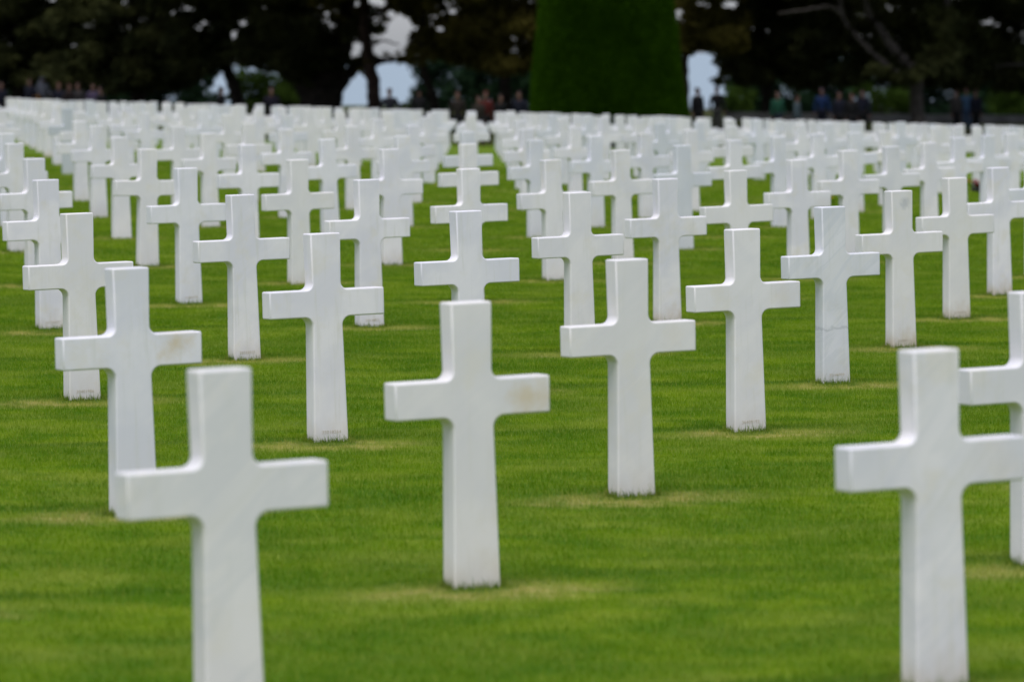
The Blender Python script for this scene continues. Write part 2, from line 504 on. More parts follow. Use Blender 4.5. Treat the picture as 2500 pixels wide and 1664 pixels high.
PROPS = {(-2, -1): dict(arm_stain=0.65), (-2, 0): dict(arm_stain=0.75), (1, -1): dict(veins=1.0, foot_stain=0.35), (2, -1): dict(top_blotch=0.7, foot_stain=1.0),
         (4, -1): dict(foot_stain=1.0), (0, -1): dict(veins=0.15, arm_stain=0.15), (-1, -1): dict(arm_stain=0.12), (-2, -2): dict(veins=0.5, foot_stain=0.6, arm_stain=0.15),
         (-3, -1): dict(veins=0.72), (2, 0): dict(veins=0.35, foot_stain=0.8), (2, 2): dict(veins=0.3), (-1, -2): dict(arm_stain=0.4), (2, 2): dict(foot_stain=0.3),
         (-1, 1): dict(foot_stain=0.35), (0, 1): dict(foot_stain=0.45), (-1, 0): dict(foot_stain=0.4), (7, 7): dict(grey=0.55), (3, 3): dict(foot_stain=0.9)}  # the strongly grey far cross has its shade painted in
ORD = ['zeroth', 'first', 'second', 'third', 'fourth', 'fifth', 'sixth', 'seventh', 'eighth', 'ninth', 'tenth', 'eleventh', 'twelfth', 'thirteenth',
       'fourteenth', 'fifteenth', 'sixteenth', 'seventeenth', 'eighteenth', 'nineteenth', 'twentieth', '21st', '22nd', '23rd', '24th', '25th', '26th', '27th',
       '28th', '29th', '30th', '31st', '32nd', '33rd', '34th', '35th', '36th', '37th', '38th', '39th', '40th']

def pixel(p):
    d = Vector(p) - Vector((0, 0, CH))
    w_ = d.dot(FWD)
    return 1250 + F_PX * d.dot(RIGHT) / w_, 832 - F_PX * d.dot(UP) / w_

def grave_at(u, v):
    p_ = LO + u * LA + v * LB
    if u + v >= 12: p_ = p_ + PATH_GAP          # a grass path crosses the plot behind the sixteenth row
    return p_

PATH_GAP = np.array((-0.31, 0.951)) * 4.6
CROSS_POS = []
rows = {}
OUTER = {}                        # the next cross of each row, just outside the frame
for u in range(-12, 90):
    for v in range(-12, 90):
        if u + v < -4: continue
        x, y = grave_at(u, v)
        if y < 11 or y > 141.5: continue
        z = float(ground(x, y))
        q = [pixel((x + dx, y, z + dz)) for dx in (-0.32, 0.32) for dz in (0.0, 1.07)]
        lo_, hi_ = min(a[0] for a in q), max(a[0] for a in q)
        if hi_ < 2 or lo_ > 2498:
            off = (-hi_ if hi_ < 2 else lo_ - 2500) * y / F_PX      # metres outside the frame
            if off < 1.5:
                key = (u + v, 'left' if hi_ < 2 else 'right')
                if key not in OUTER or off < OUTER[key][0]: OUTER[key] = (off, u, v)
            continue
        rows.setdefault(u + v, []).append((x, u, v))
for r in sorted(rows):
    lst = sorted(rows[r])
    nrow = len(lst)
    for i, (_, u, v) in enumerate(lst):
        if (u, v) in EXACT:
            x, y = EXACT[(u, v)]; jy = jt = 0.0
        else:
            x, y = grave_at(u, v)
            x += rng.gauss(0, 0.012); y += rng.gauss(0, 0.03)
            jy = rng.gauss(0, 0.010); jt = rng.gauss(0, 0.007)
        z = float(ground(x, y))
        o = bpy.data.objects.new('grave_cross', CROSS)
        COL.objects.link(o)
        o.location = (x, y, z + (0.0 if (u, v) in EXACT else rng.gauss(0, 0.012)))
        o.rotation_euler = (rng.gauss(0, 0.006), jt, YAW + jy)
        ordn = ORD[r + 5]
        if (u, v) in SPECIAL: lab = SPECIAL[(u, v)]
        elif i + 1 <= nrow - i:
            lab = ('white marble cross, leftmost in the %s row from the front' % ordn) if i == 0 else \
                  ('white marble cross, %s from the left in the %s row from the front' % (ORD[i + 1], ordn))
        else:
            lab = ('white marble cross, rightmost in the %s row from the front' % ordn) if i == nrow - 1 else \
                  ('white marble cross, %s from the right in the %s row from the front' % (ORD[nrow - i], ordn))
        tag(o, lab, 'cross', 'white marble grave crosses in rows')
        pr = dict(veins=max(0.0, rng.gauss(0.04, 0.14)), arm_stain=max(0.0, rng.gauss(-0.1, 0.15)), foot_stain=min(1, abs(rng.gauss(0.15, 0.3))),
                  grey=max(0.0, rng.gauss(0.03, 0.10)), top_blotch=0.0)
        if (u, v) in EXACT: pr['grey'] = 0.0; pr['arm_stain'] = 0.0
        pr.update(PROPS.get((u, v), {}))
        for kk, vv in pr.items(): o[kk] = float(vv)
        if (u, v) in NUMBERS:
            c = link('serial_number', number_mesh(NUMBERS[(u, v)]), None, o)
            c.location = (0.0, -0.0009, 0.043)
        CROSS_POS.append((x, y, z))
for (r, side), (off, u, v) in sorted(OUTER.items()):
    x, y = grave_at(u, v)
    o = bpy.data.objects.new('grave_cross', CROSS)
    COL.objects.link(o)
    o.location = (x, y, float(ground(x, y)))
    o.rotation_euler = (0, 0, YAW + rng.gauss(0, 0.01))
    tag(o, 'white marble cross just beyond the %s edge of the photo in the %s row' % (side, ORD[r + 5]), 'cross', 'white marble grave crosses in rows')
    for kk, vv in dict(veins=0.05, arm_stain=0.0, foot_stain=abs(rng.gauss(0.15, 0.2)), grey=0.0, top_blotch=0.0).items(): o[kk] = float(vv)
    CROSS_POS.append((x, y, float(ground(x, y))))
CROSS_POS = np.array(CROSS_POS)

# ------------------------------------------------------------------ the grass, one object
def build_grass():
    P, Hh, Wd = [], [], []
    for y0, y1, dens, h, w_ in GRASS_BANDS:
        hw1 = 1650.0 / F_PX * y1 + 0.4
        n = int(dens * (y1 - y0) * 2 * hw1)
        y = nrg.uniform(y0, y1, n); x = nrg.uniform(-hw1, hw1, n)
        keep = np.abs(x) < (1650.0 / F_PX * y + 0.4)
        x, y = x[keep], y[keep]
        # uneven sward: coarse cells vary the height
        gx = np.floor(x * 5).astype(int); gy = np.floor(y * 5).astype(int)
        hv = np.abs(np.sin(gx * 12.9898 + gy * 78.233) * 43758.5453) % 1.0
        hh = h * (0.65 + 0.5 * nrg.random(len(x)) + 0.25 * hv)
        P.append(np.stack([x, y], 1)); Hh.append(hh); Wd.append(np.full(len(x), w_))
    # untrimmed tufts round the feet of the nearer crosses
    for (cx, cy, cz) in CROSS_POS[CROSS_POS[:, 1] < 48]:
        n = 650
        s = nrg.uniform(0, 4, n)
        side = np.floor(s).astype(int); f = s - side
        lx = np.where(side == 0, -BB + 2 * BB * f, np.where(side == 1, BB + 0.012, np.where(side == 2, BB - 2 * BB * f, -BB - 0.012)))
        ly = np.where(side == 0, -0.012, np.where(side == 1, TH * f, np.where(side == 2, TH + 0.012, TH * f)))
        lx = lx + nrg.normal(0, 0.008, n); ly = ly - np.abs(nrg.normal(0, 0.012, n)) * np.where(side == 0, 1, 0)
        ca, sa = math.cos(YAW), math.sin(YAW)
        P.append(np.stack([cx + ca * lx - sa * ly, cy + sa * lx + ca * ly], 1))
        hh = 0.020 + 0.036 * nrg.random(n) ** 2 + 0.035 * (nrg.random(n) < 0.05)
        Hh.append(hh); Wd.append(np.full(n, 0.0035))
    P = np.concatenate(P); Hh = np.concatenate(Hh); Wd = np.concatenate(Wd)
    n = len(P)
    Zg = ground(P[:, 0], P[:, 1]) - 0.003
    ang = nrg.uniform(0, 2 * math.pi, n)
    lean = np.abs(nrg.normal(0.0, 0.55, n)).clip(0, 1.2)
    la = nrg.uniform(0, 2 * math.pi, n)
    bx, by = np.cos(ang) * Wd / 2, np.sin(ang) * Wd / 2
    V = np.empty((n, 3, 3), dtype=np.float32)
    V[:, 0] = np.stack([P[:, 0] - bx, P[:, 1] - by, Zg], 1)
    V[:, 1] = np.stack([P[:, 0] + bx, P[:, 1] + by, Zg], 1)
    V[:, 2] = np.stack([P[:, 0] + np.cos(la) * np.sin(lean) * Hh, P[:, 1] + np.sin(la) * np.sin(lean) * Hh, Zg + np.cos(lean) * Hh], 1)
    me = mesh_np('grass', V.reshape(-1, 3), np.arange(3 * n).reshape(n, 3))
    a = me.attributes.new('tone', 'FLOAT', 'FACE')
    a.data.foreach_set('value', (nrg.random(n) ** 2).astype(np.float32))
    o = link('grass', me, M_BLADE)
    tag(o, 'short green mown grass with straw coloured patches between the crosses', 'grass', kind='stuff')

GRASS_BANDS = [(12.5, 22, 3000, 0.028, 0.0042), (22, 44, 4800, 0.024, 0.0034), (44, 62, 1300, 0.032, 0.0075), (62, 92, 450, 0.036, 0.012)]
build_grass()

# ------------------------------------------------------------------ trees, shrubs, topiary
def tube(verts, faces, pts, rad, seg=9):
    """tapered tube along a polyline, appended to quad lists"""
    base = len(verts)
    pts = [Vector(p) for p in pts]
    for i, p in enumerate(pts):
        d = (pts[min(i + 1, len(pts) - 1)] - pts[max(i - 1, 0)]).normalized()
        a = d.orthogonal().normalized() if abs(d.z) < 0.95 else Vector((1, 0, 0))
        a = (a - d * a.dot(d)).normalized(); b = d.cross(a)
        for s in range(seg):
            t = 2 * math.pi * s / seg
            rr = rad[i] * (1 + 0.10 * math.sin(3 * t + i))
            verts.append(tuple(p + a * (rr * math.cos(t)) + b * (rr * math.sin(t))))
    for i in range(len(pts) - 1):
        for s in range(seg):
            s2 = (s + 1) % seg
            faces.append((base + i * seg + s, base + i * seg + s2, base + (i + 1) * seg + s2, base + (i + 1) * seg + s))

def smooth_path(pts, sub=5, wob=0.0):
    out = []
    P_ = [Vector(p) for p in pts]
    n = len(P_)
    for i in range(n - 1):
        p0, p1, p2, p3 = P_[max(i - 1, 0)], P_[i], P_[i + 1], P_[min(i + 2, n - 1)]
        for j in range(sub):
            t = j / sub
            q = 0.5 * ((2 * p1) + (p2 - p0) * t + (2 * p0 - 5 * p1 + 4 * p2 - p3) * t * t + (3 * p1 - p0 - 3 * p2 + p3) * t ** 3)
            if wob: q += Vector((rng.gauss(0, wob), rng.gauss(0, wob), rng.gauss(0, wob)))
            out.append(q)
    out.append(P_[-1])
    return out

def limb(verts, faces, pts, r0, r1, sub=5, wob=0.0):
    pth = smooth_path(pts, sub, wob)
    n = len(pth)
    tube(verts, faces, pth, [r0 + (r1 - r0) * i / (n - 1) for i in range(n)])

def leaves(clumps, per_m2, size, droop=0.0, flat=0.5):
    """leaf sprays (rhombus quads) through ellipsoidal clumps [(centre, rx, ry, rz)]"""
    out = []
    for c, rx, ry, rz in clumps:
        n = max(8, int(per_m2 * (rx * rz + rx * ry + ry * rz)))
        d = nrg.normal(size=(n, 3)); d /= np.linalg.norm(d, axis=1)[:, None]
        rr = nrg.random(n) ** 0.45
        p = d * rr[:, None] * np.array((rx, ry, rz)) + np.array(c)
        out.append(p)
    p = np.concatenate(out)
    n = len(p)
    a = nrg.normal(size=(n, 3)); a[:, 2] = a[:, 2] * flat - droop; a /= np.linalg.norm(a, axis=1)[:, None]
    b = np.cross(a, nrg.normal(size=(n, 3))); b /= np.linalg.norm(b, axis=1)[:, None] + 1e-9
    s = size * nrg.uniform(0.6, 1.4, n)[:, None]
    V = np.stack([p - a * s, p + b * s * 0.42, p + a * s, p - b * s * 0.42], 1).reshape(-1, 3)
    return V, np.arange(4 * n).reshape(n, 4)

GAPS = []                       # openings between the crowns (elevation ellipses: px, py, rx, ry of the far tree belt)
def gap(px, py, rx, ry): GAPS.append((px, py, rx, ry))
def open_at(px, py, gx=0.0, gy=0.0):
    for gx_, gy_, rx, ry in GAPS:
        if ((px - gx_) / (rx + gx)) ** 2 + ((py - gy_) / (ry + gy)) ** 2 < 1: return True
    return False

for g_ in [(845, 18, 17, 24), (905, 2, 26, 12), (866, 120, 13, 18), (985, 62, 22, 24), (952, 96, 20, 20), (926, 121, 11, 10), (966, 208, 35, 50),
           (945, 168, 30, 26), (866, 240, 24, 26), (808, 188, 22, 15), (540, 205, 14, 22), (1706, 150, 15, 20), (1740, 166, 17, 10),
           (1714, 218, 17, 46), (1736, 236, 10, 22), (1712, 10, 10, 7), (1792, 12, 16, 9), (1658, 40, 8, 16),            (24, 110, 4, 4), (182, 112, 6, 6), (210, 59, 4, 4), (304, 4, 5, 4), (422, 31, 7, 5), (453, 22, 6, 4), (482, 65, 4, 4),
           (592, 59, 6, 6), (571, 90, 5, 7), (640, 20, 4, 4), (1090, 30, 10, 4), (1300, 8, 7, 4)]:
    gap(*g_)

BELT = 222.0
PXM = F_PX / BELT               # pixels of the 2500 px frame per metre at the tree belt

def belt_clumps(px0, px1, py0, py1, n, Y, dy, rx, rz, shape=None):
    """crown clumps scattered over an elevation window of the belt; boughs get finer round the openings so that these stay open"""
    out = []
    for _ in range(n):
        px, py = rng.uniform(px0, px1), rng.uniform(py0, py1)
        if shape and not shape(px, py): continue
        yy = Y + rng.uniform(-dy, dy)
        k_ = rng.uniform(0.6, 1.25)
        if not open_at(px, py, 0.8 * rx * k_ * PXM, 0.8 * rz * k_ * PXM):
            out.append((tuple(at(px, py, yy)), rx * k_, rx * k_ * 1.1, rz * k_))
            continue
        for _ in range(9):
            qx, qy = px + rng.uniform(-45, 45), py + rng.uniform(-28, 28)
            k_ = rng.uniform(0.2, 0.36)
            if (shape and not shape(qx, qy)) or open_at(qx, qy, 0.75 * rx * k_ * PXM, 0.75 * rz * k_ * PXM): continue
            out.append((tuple(at(qx, qy, yy + rng.uniform(-1, 1))), rx * k_, rx * k_ * 1.1, rz * k_))
    return out

def tree(name, label, cat, px, Y, limbs, crown, bark, leaf, group, per_m2=105, size=0.19, droop=0.25, flat=0.5, base_r=0.3):
    """limbs: list of (pixel polyline, r0, r1) in the elevation plane at depth Y; crown: list of clumps"""
    b = at(px, 300, Y)
    b.z = float(ground(b.x, Y))
    root = empty(name, b)
    tag(root, label, cat, group)
    V, Fc = [], []
    for pts, r0, r1 in limbs:
        w3 = []
        for i, q in enumerate(pts):
            p = at(q[0], q[1], Y + (q[2] if len(q) > 2 else 0.0))
            w3.append(p - b)
        limb(V, Fc, w3, r0, r1, 5, 0.02)
    if V:
        link('trunk', mesh_np('trunk', V, Fc, True), bark, root)
    if crown:
        lv, lf = leaves([((c[0] - b.x, c[1] - b.y, c[2] - b.z), rx, ry, rz) for c, rx, ry, rz in crown], per_m2, size, droop, flat)
        hi = []
        for _ in range(34):                       # unseen high canopy, added to shade the visitors and trunks below
            yy = Y + rng.uniform(-42, 6)
            c = at(px + rng.uniform(-150, 150) * 222.0 / yy, 0, yy)
            k_ = rng.uniform(0.7, 1.2)
            hi.append(((c.x - b.x, yy - b.y, c.z + rng.uniform(1.2, 4.2) - b.z), 2.4 * k_, 2.6 * k_, 0.6 * k_))
        hv, hf = leaves(hi, 16, 0.42, 0.1, 0.5)
        lv, lf = np.concatenate([lv, hv]), np.concatenate([lf, hf + len(lv)])
        link('crown', mesh_np('crown', lv, lf), leaf, root)
    return root

def foot(px, Y):
    """pixel row of the ground at depth Y under column px"""
    p = at(px, 300, Y)
    return pixel((p.x, Y, float(ground(p.x, Y)) - 0.2))[1]

PG = 'dark pines in the belt behind the crosses'
Y0 = 214.0
tree('pine_tree', 'black dense pine filling the far left corner above the dark suited visitors', 'tree', 40, 226,
     [([(40, foot(40, 226)), (44, 180), (36, 60), (40, -160)], 0.34, 0.2), ([(44, 150), (110, 90), (170, 40)], 0.13, 0.05)],
     belt_clumps(-160, 190, -150, 205, 230, 226, 3.2, 1.0, 0.55), M_BARK_DARK, M_NEEDLE, PG)
tree('pine_tree', 'black pine with a straight trunk left of the leaning one', 'tree', 337, 222,
     [([(337, foot(337, 222)), (338, 190), (330, 90), (334, -170)], 0.38, 0.2), ([(336, 150), (270, 80), (230, 30)], 0.12, 0.04), ([(334, 120), (400, 60)], 0.1, 0.04)],
     belt_clumps(150, 480, -150, 205, 220, 222, 3.2, 1.0, 0.55), M_BARK_DARK, M_NEEDLE, PG)
tree('pine_tree', 'dark pine with a leaning curved trunk left of the spreading tree', 'tree', 580, 219,
     [([(588, foot(588, 219)), (572, 215), (556, 170), (552, 60), (560, -150)], 0.34, 0.18), ([(556, 150), (620, 90), (680, 50)], 0.12, 0.05)],
     belt_clumps(430, 700, -150, 165, 170, 219, 3.0, 1.0, 0.5), M_BARK_DARK, M_NEEDLE, PG)
tree('spreading_tree', 'massive dark tree whose limbs fan out from a broad low base', 'tree', 785, 216,
     [([(785, foot(785, 216)), (790, 235), (800, 190), (830, 120), (845, 40), (850, -160)], 0.95, 0.28),
      ([(770, foot(770, 216)), (760, 225), (715, 180), (660, 140), (600, 100)], 0.75, 0.16),
      ([(780, foot(780, 216)), (770, 225), (740, 160), (730, 90), (735, -40)], 0.7, 0.2),
      ([(800, foot(800, 216)), (815, 230), (850, 180), (900, 150), (960, 150)], 0.55, 0.08),
      ([(795, 250), (800, 215), (775, 150), (780, 60)], 0.5, 0.15)],
     belt_clumps(590, 905, -150, 150, 170, 216, 3.2, 0.95, 0.5) + belt_clumps(690, 850, 130, 215, 26, 216, 1.2, 0.7, 0.5,
                 lambda px, py: py < 215 - abs(px - 775) * 0.45), M_BARK_DARK, M_NEEDLE, None)
tree('pine_tree', 'tall pine with a reddish brown trunk beside the open gap to the sea', 'tree', 912, 212,
     [([(914, foot(914, 212)), (912, 220), (905, 175), (895, 110), (888, 40), (890, -200)], 0.34, 0.2), ([(903, 165), (950, 148), (1010, 150)], 0.09, 0.04),
      ([(896, 120), (935, 100), (975, 110)], 0.07, 0.03), ([(890, 60), (935, 22), (980, 8)], 0.09, 0.03)],
     belt_clumps(800, 1010, -150, 30, 75, 212, 2.6, 0.9, 0.42) + belt_clumps(905, 1010, 140, 158, 6, 212, 0.8, 0.42, 0.18), M_BARK_RED, M_NEEDLE_OLIVE, PG)
tree('pine_tree', 'olive pine with a thin slanting trunk right of the open gap', 'tree', 1060, 210,
     [([(1066, foot(1066, 210)), (1052, 225), (1034, 170), (1030, 90), (1042, -160)], 0.24, 0.15), ([(1032, 130), (1090, 90), (1150, 60)], 0.1, 0.04),
      ([(1036, 160), (1000, 130), (985, 122)], 0.07, 0.03)],
     belt_clumps(1000, 1190, -150, 150, 105, 210, 2.8, 0.9, 0.45), M_BARK_DARK, M_NEEDLE_OLIVE, PG)
tree('pine_tree', 'olive pine with low hanging boughs just left of the clipped cone', 'tree', 1235, 209,
     [([(1235, foot(1235, 209)), (1236, 180), (1232, 60), (1240, -160)], 0.28, 0.16), ([(1234, 140), (1180, 110), (1130, 105)], 0.1, 0.04)],
     belt_clumps(1130, 1400, -150, 165, 125, 209, 2.8, 0.95, 0.45), M_BARK_DARK, M_NEEDLE_OLIVE, PG)
tree('pine_tree', 'pine with a slim reddish trunk just right of the clipped cone', 'tree', 1672, 211,
     [([(1676, foot(1676, 211)), (1674, 220), (1672, 140), (1680, 30), (1690, -180)], 0.2, 0.14), ([(1675, 110), (1720, 80), (1760, 84)], 0.07, 0.03)],
     belt_clumps(1640, 1790, -150, 118, 120, 211, 2.6, 0.9, 0.42), M_BARK_RED, M_NEEDLE_OLIVE, PG)
tree('pine_tree', 'dark pine with a straight trunk right of the second gap to the sea', 'tree', 1872, 216,
     [([(1878, foot(1878, 216)), (1874, 230), (1862, 160), (1858, 60), (1866, -160)], 0.32, 0.2), ([(1862, 130), (1800, 175), (1730, 196)], 0.11, 0.04), ([(1860, 100), (1930, 40)], 0.1, 0.04)],
     belt_clumps(1880, 2140, -80, 70, 60, 219, 1.5, 0.9, 0.5) + belt_clumps(1765, 1985, -150, 190, 140, 217, 3.0, 0.95, 0.5), M_BARK_DARK, M_NEEDLE, PG)
tree('pine_tree', 'pine with a pale grey forked trunk and bare limbs at the right', 'tree', 2237, 204,
     [([(2238, foot(2238, 204)), (2238, 235), (2236, 195), (2226, 165), (2190, 130), (2166, 95), (2146, 66), (2118, 20), (2100, -120)], 0.33, 0.12),
      ([(2236, 205), (2200, 186), (2166, 160), (2128, 128), (2090, 88), (2062, 48), (2054, 8), (2060, -80)], 0.16, 0.09),
      ([(2060, 36), (2020, 18), (1960, 26), (1900, 34)], 0.12, 0.04), ([(2238, 190), (2290, 150), (2310, 60), (2318, -120)], 0.22, 0.12)],
     belt_clumps(1990, 2420, -150, -40, 110, 208, 3.0, 1.0, 0.5) + belt_clumps(1960, 2440, -60, 200, 150, 213, 2.5, 0.95, 0.5) + belt_clumps(2130, 2300, 172, 200, 9, 203, 0.5, 0.5, 0.25) + belt_clumps(2255, 2340, 30, 180, 16, 203, 0.6, 0.6, 0.4), M_BARK_GREY, M_NEEDLE, PG)
tree('pine_tree', 'black pine at the right edge with one bare level branch', 'tree', 2530, 208,
     [([(2532, foot(2532, 208)), (2528, 200), (2530, 60), (2526, -150)], 0.34, 0.2), ([(2530, 168), (2490, 156), (2430, 163)], 0.10, 0.03)],
     belt_clumps(2400, 2680, -150, -30, 70, 208, 3.0, 1.0, 0.5) + belt_clumps(2400, 2680, -40, 215, 75, 214, 2.5, 1.0, 0.55), M_BARK_GREY, M_NEEDLE, PG)

def shrub(label, px0, px1, py0, Y, n, leaf, r=0.8, sub=None):
    b = at((px0 + px1) / 2, 300, Y); b.z = float(ground(b.x, Y))
    root = empty('shrub', b)
    tag(root, label, 'shrub', 'shrubs under the pines')
    cl = belt_clumps(px0, px1, py0, foot((px0 + px1) / 2, Y) - 6, int(n * 1.8), Y, 1.6, r, r * 0.75, sub)
    lv, lf = leaves([((c[0] - b.x, c[1] - b.y, c[2] - b.z), rx, ry, rz) for c, rx, ry, rz in cl], 80, 0.14, 0.0, 1.0)
    link('foliage', mesh_np('foliage', lv, lf), leaf, root)
    V, Fc = [], []
    for i in range(5):
        c = Vector(cl[rng.randrange(len(cl))][0]) - b
        limb(V, Fc, [(rng.uniform(-.5, .5), rng.uniform(-.3, .3), -0.1), (c.x * 0.5, c.y * 0.5, max(0.3, c.z * 0.55)), tuple(c)], 0.06, 0.02, 4, 0.02)
    link('stem', mesh_np('stem', V, Fc, True), M_BARK_DARK, root)

shrub('black green shrub under the pines in the far left corner', -140, 140, 120, 238, 60, M_SHRUB)
shrub('black green shrub behind the straight trunked pine on the left', 130, 330, 118, 237, 50, M_SHRUB)
shrub('dark shrub between the straight and the leaning trunk on the left', 320, 530, 125, 236, 50, M_SHRUB)
shrub('bright green bank of shrubs left of the spreading tree', 570, 745, 165, 232, 42, M_SHRUB_BRIGHT, 0.62, lambda px, py: py > 165 + max(0, px - 640) * 0.65)
shrub('low green shrub at the foot of the open gap to the sea', 985, 1040, 238, 236, 9, M_SHRUB_BRIGHT, 0.38)
shrub('blue green shrub behind the thin slanting trunk', 1020, 1160, 140, 234, 34, M_SHRUB, 0.7)
shrub('dark shrub just left of the clipped cone', 1140, 1380, 145, 233, 52, M_SHRUB)
shrub('light green shrub beside the second gap to the sea', 1768, 1830, 205, 235, 14, M_SHRUB_BRIGHT, 0.5)
shrub('dark shrub behind the visitor in green', 1800, 1990, 140, 237, 48, M_SHRUB)
shrub('dark shrub behind the visitors in blue and navy', 1960, 2110, 150, 236, 34, M_SHRUB)
shrub('bright green bush left of the pale grey trunk', 2105, 2225, 205, 228, 22, M_SHRUB_BRIGHT, 0.6)
shrub('dark shrub behind the trio at the right', 2200, 2450, 130, 238, 60, M_SHRUB)
shrub('yellow green bush by the right edge of the photo', 2425, 2500, 215, 226, 14, M_SHRUB_BRIGHT, 0.55)
shrub('black shrub closing the right edge behind the level branch', 2420, 2660, 130, 239, 60, M_SHRUB)

def topiary():
    Y = 150.0
    c0 = at(1486, 300, Y)
    zg = float(ground(c0.x, Y))
    root = empty('clipped_cone_tree', (c0.x, Y, zg))
    tag(root, 'tall dark green tree clipped to a smooth cone behind the crosses', 'tree')
    m_px = Y / F_PX
    r0 = 199 * m_px                      # radius low down
    HT = 9.4
    def rad(h):
        t = h / HT
        return r0 * (1.0 - 0.36 * t) * math.sqrt(max(0.0, 1 - t ** 5)) * (0.94 + 0.06 * min(1.0, h / 0.5))
    # core
    V, Fc = [], []
    seg, st = 40, 26
    for i in range(st + 1):
        h = 0.25 + (HT - 0.25) * (i / st)
        r = max(0.02, rad(min(h, HT * 0.999)) - 0.24)
        for s in range(seg):
            t = 2 * math.pi * s / seg
            V.append((r * math.cos(t), r * math.sin(t), h - 0.05))
    for i in range(st):
        for s in range(seg):
            s2 = (s + 1) % seg
            Fc.append((i * seg + s, i * seg + s2, (i + 1) * seg + s2, (i + 1) * seg + s))
    V = np.array(V); Fc = np.array(Fc)
    n = 120000
    h = nrg.uniform(0.12, HT * 0.995, n); t = nrg.uniform(0, 2 * math.pi, n)
    R_ = np.array([rad(x) for x in h]) + np.where(nrg.random(n) < 0.5, 1, 0.4) * (-nrg.random(n) * 0.20 + 0.02)
    bump = 0.025 * np.sin(t * 7 + h * 2.1) + 0.02 * np.sin(t * 17 - h * 3.3)
    R_ = R_ + bump
    p = np.stack([R_ * np.cos(t), R_ * np.sin(t), h], 1)
    a = nrg.normal(size=(n, 3)) * 0.34 + np.stack([np.cos(t), np.sin(t), np.full(n, 0.35)], 1); a /= np.linalg.norm(a, axis=1)[:, None]
    b = np.cross(a, nrg.normal(size=(n, 3))); b /= np.linalg.norm(b, axis=1)[:, None] + 1e-9
    s = (0.062 * nrg.uniform(0.6, 1.4, n))[:, None]
    LV = np.stack([p - a * s, p + b * s * 0.45, p + a * s, p - b * s * 0.45], 1).reshape(-1, 3)
    LF = np.arange(4 * n).reshape(n, 4) + len(V)
    link('crown', mesh_np('crown', np.concatenate([V, LV]), np.concatenate([Fc, LF])), M_YEW, root)
    TV, TF = [], []
    limb(TV, TF, [(0, 0, -0.2), (0.02, 0, 0.3), (0, 0.02, 1.2)], 0.26, 0.2)
    link('trunk', mesh_np('trunk', TV, TF, True), M_BARK_DARK, root)
topiary()

def low_wall():
    Y = 212.0
    xa, xb = at(1770, 290, Y).x, at(2640, 290, Y).x
    bm = bmesh.new()
    n = 24
    def strip(y0, y1, zlo, zhi, step_z):
        for i in range(n):
            x0 = xa + (xb - xa) * i / n; x1 = xa + (xb - xa) * (i + 1) / n - 0.012
            g0, g1 = float(ground(x0, Y)), float(ground(x1, Y))
            vs = [bm.verts.new(c) for c in ((x0, y0, g0 + zlo), (x1, y0, g1 + zlo), (x1, y1, g1 + zlo), (x0, y1, g0 + zlo),
                                            (x0, y0, g0 + zhi), (x1, y0, g1 + zhi), (x1, y1, g1 + zhi), (x0, y1, g0 + zhi))]
            for f in ((0, 1, 5, 4), (1, 2, 6, 5), (2, 3, 7, 6), (3, 0, 4, 7), (4, 5, 6, 7), (3, 2, 1, 0)):
                bm.faces.new([vs[q] for q in f])
    strip(Y - 0.17, Y + 0.17, -0.3, 0.27, 0)
    me = bpy.data.meshes.new('body'); bm.to_mesh(me); bm.free()
    root = empty('low_stone_wall', ((xa + xb) / 2, Y, float(ground((xa + xb) / 2, Y))))
    tag(root, 'low grey stone wall running behind the visitors on the right', 'wall')
    b = link('wall_body', me, M_WALL, root); b.location = -root.location
    bm = bmesh.new()
    strip(Y - 0.21, Y + 0.21, 0.272, 0.35, 0)
    me = bpy.data.meshes.new('coping'); bm.to_mesh(me); bm.free()
    c = link('coping', me, M_WALL, root); c.location = -root.location
low_wall()

# ------------------------------------------------------------------ visitors
MATS = {}
def cloth(col):
    if col not in MATS: MATS[col] = plain('cloth', tuple(c * 0.38 for c in col), 0.9, 0.2, 14)
    return MATS[col]
M_SKIN = plain('skin', (0.11, 0.06, 0.045), 0.6, 0.08, 10)

def skinned(name, verts, edges, radii, root_i, mat, parent, sub=1):
    me = bpy.data.meshes.new(name)
    me.from_pydata(verts, edges, [])
    o = bpy.data.objects.new(name, me)
    COL.objects.link(o)
    mo = o.modifiers.new('skin', 'SKIN')
    mo.use_smooth_shade = True
    sv = me.skin_vertices[0].data
    for i, r in enumerate(radii):
        sv[i].radius = (r, r) if not isinstance(r, tuple) else r
        sv[i].use_root = (i == root_i)
    ms = o.modifiers.new('sub', 'SUBSURF'); ms.levels = sub; ms.render_levels = sub
    dg = bpy.context.evaluated_depsgraph_get()
    res = bpy.data.meshes.new_from_object(o.evaluated_get(dg))
    bpy.data.objects.remove(o)
    res.name = name
    return link(name, res, mat, parent)

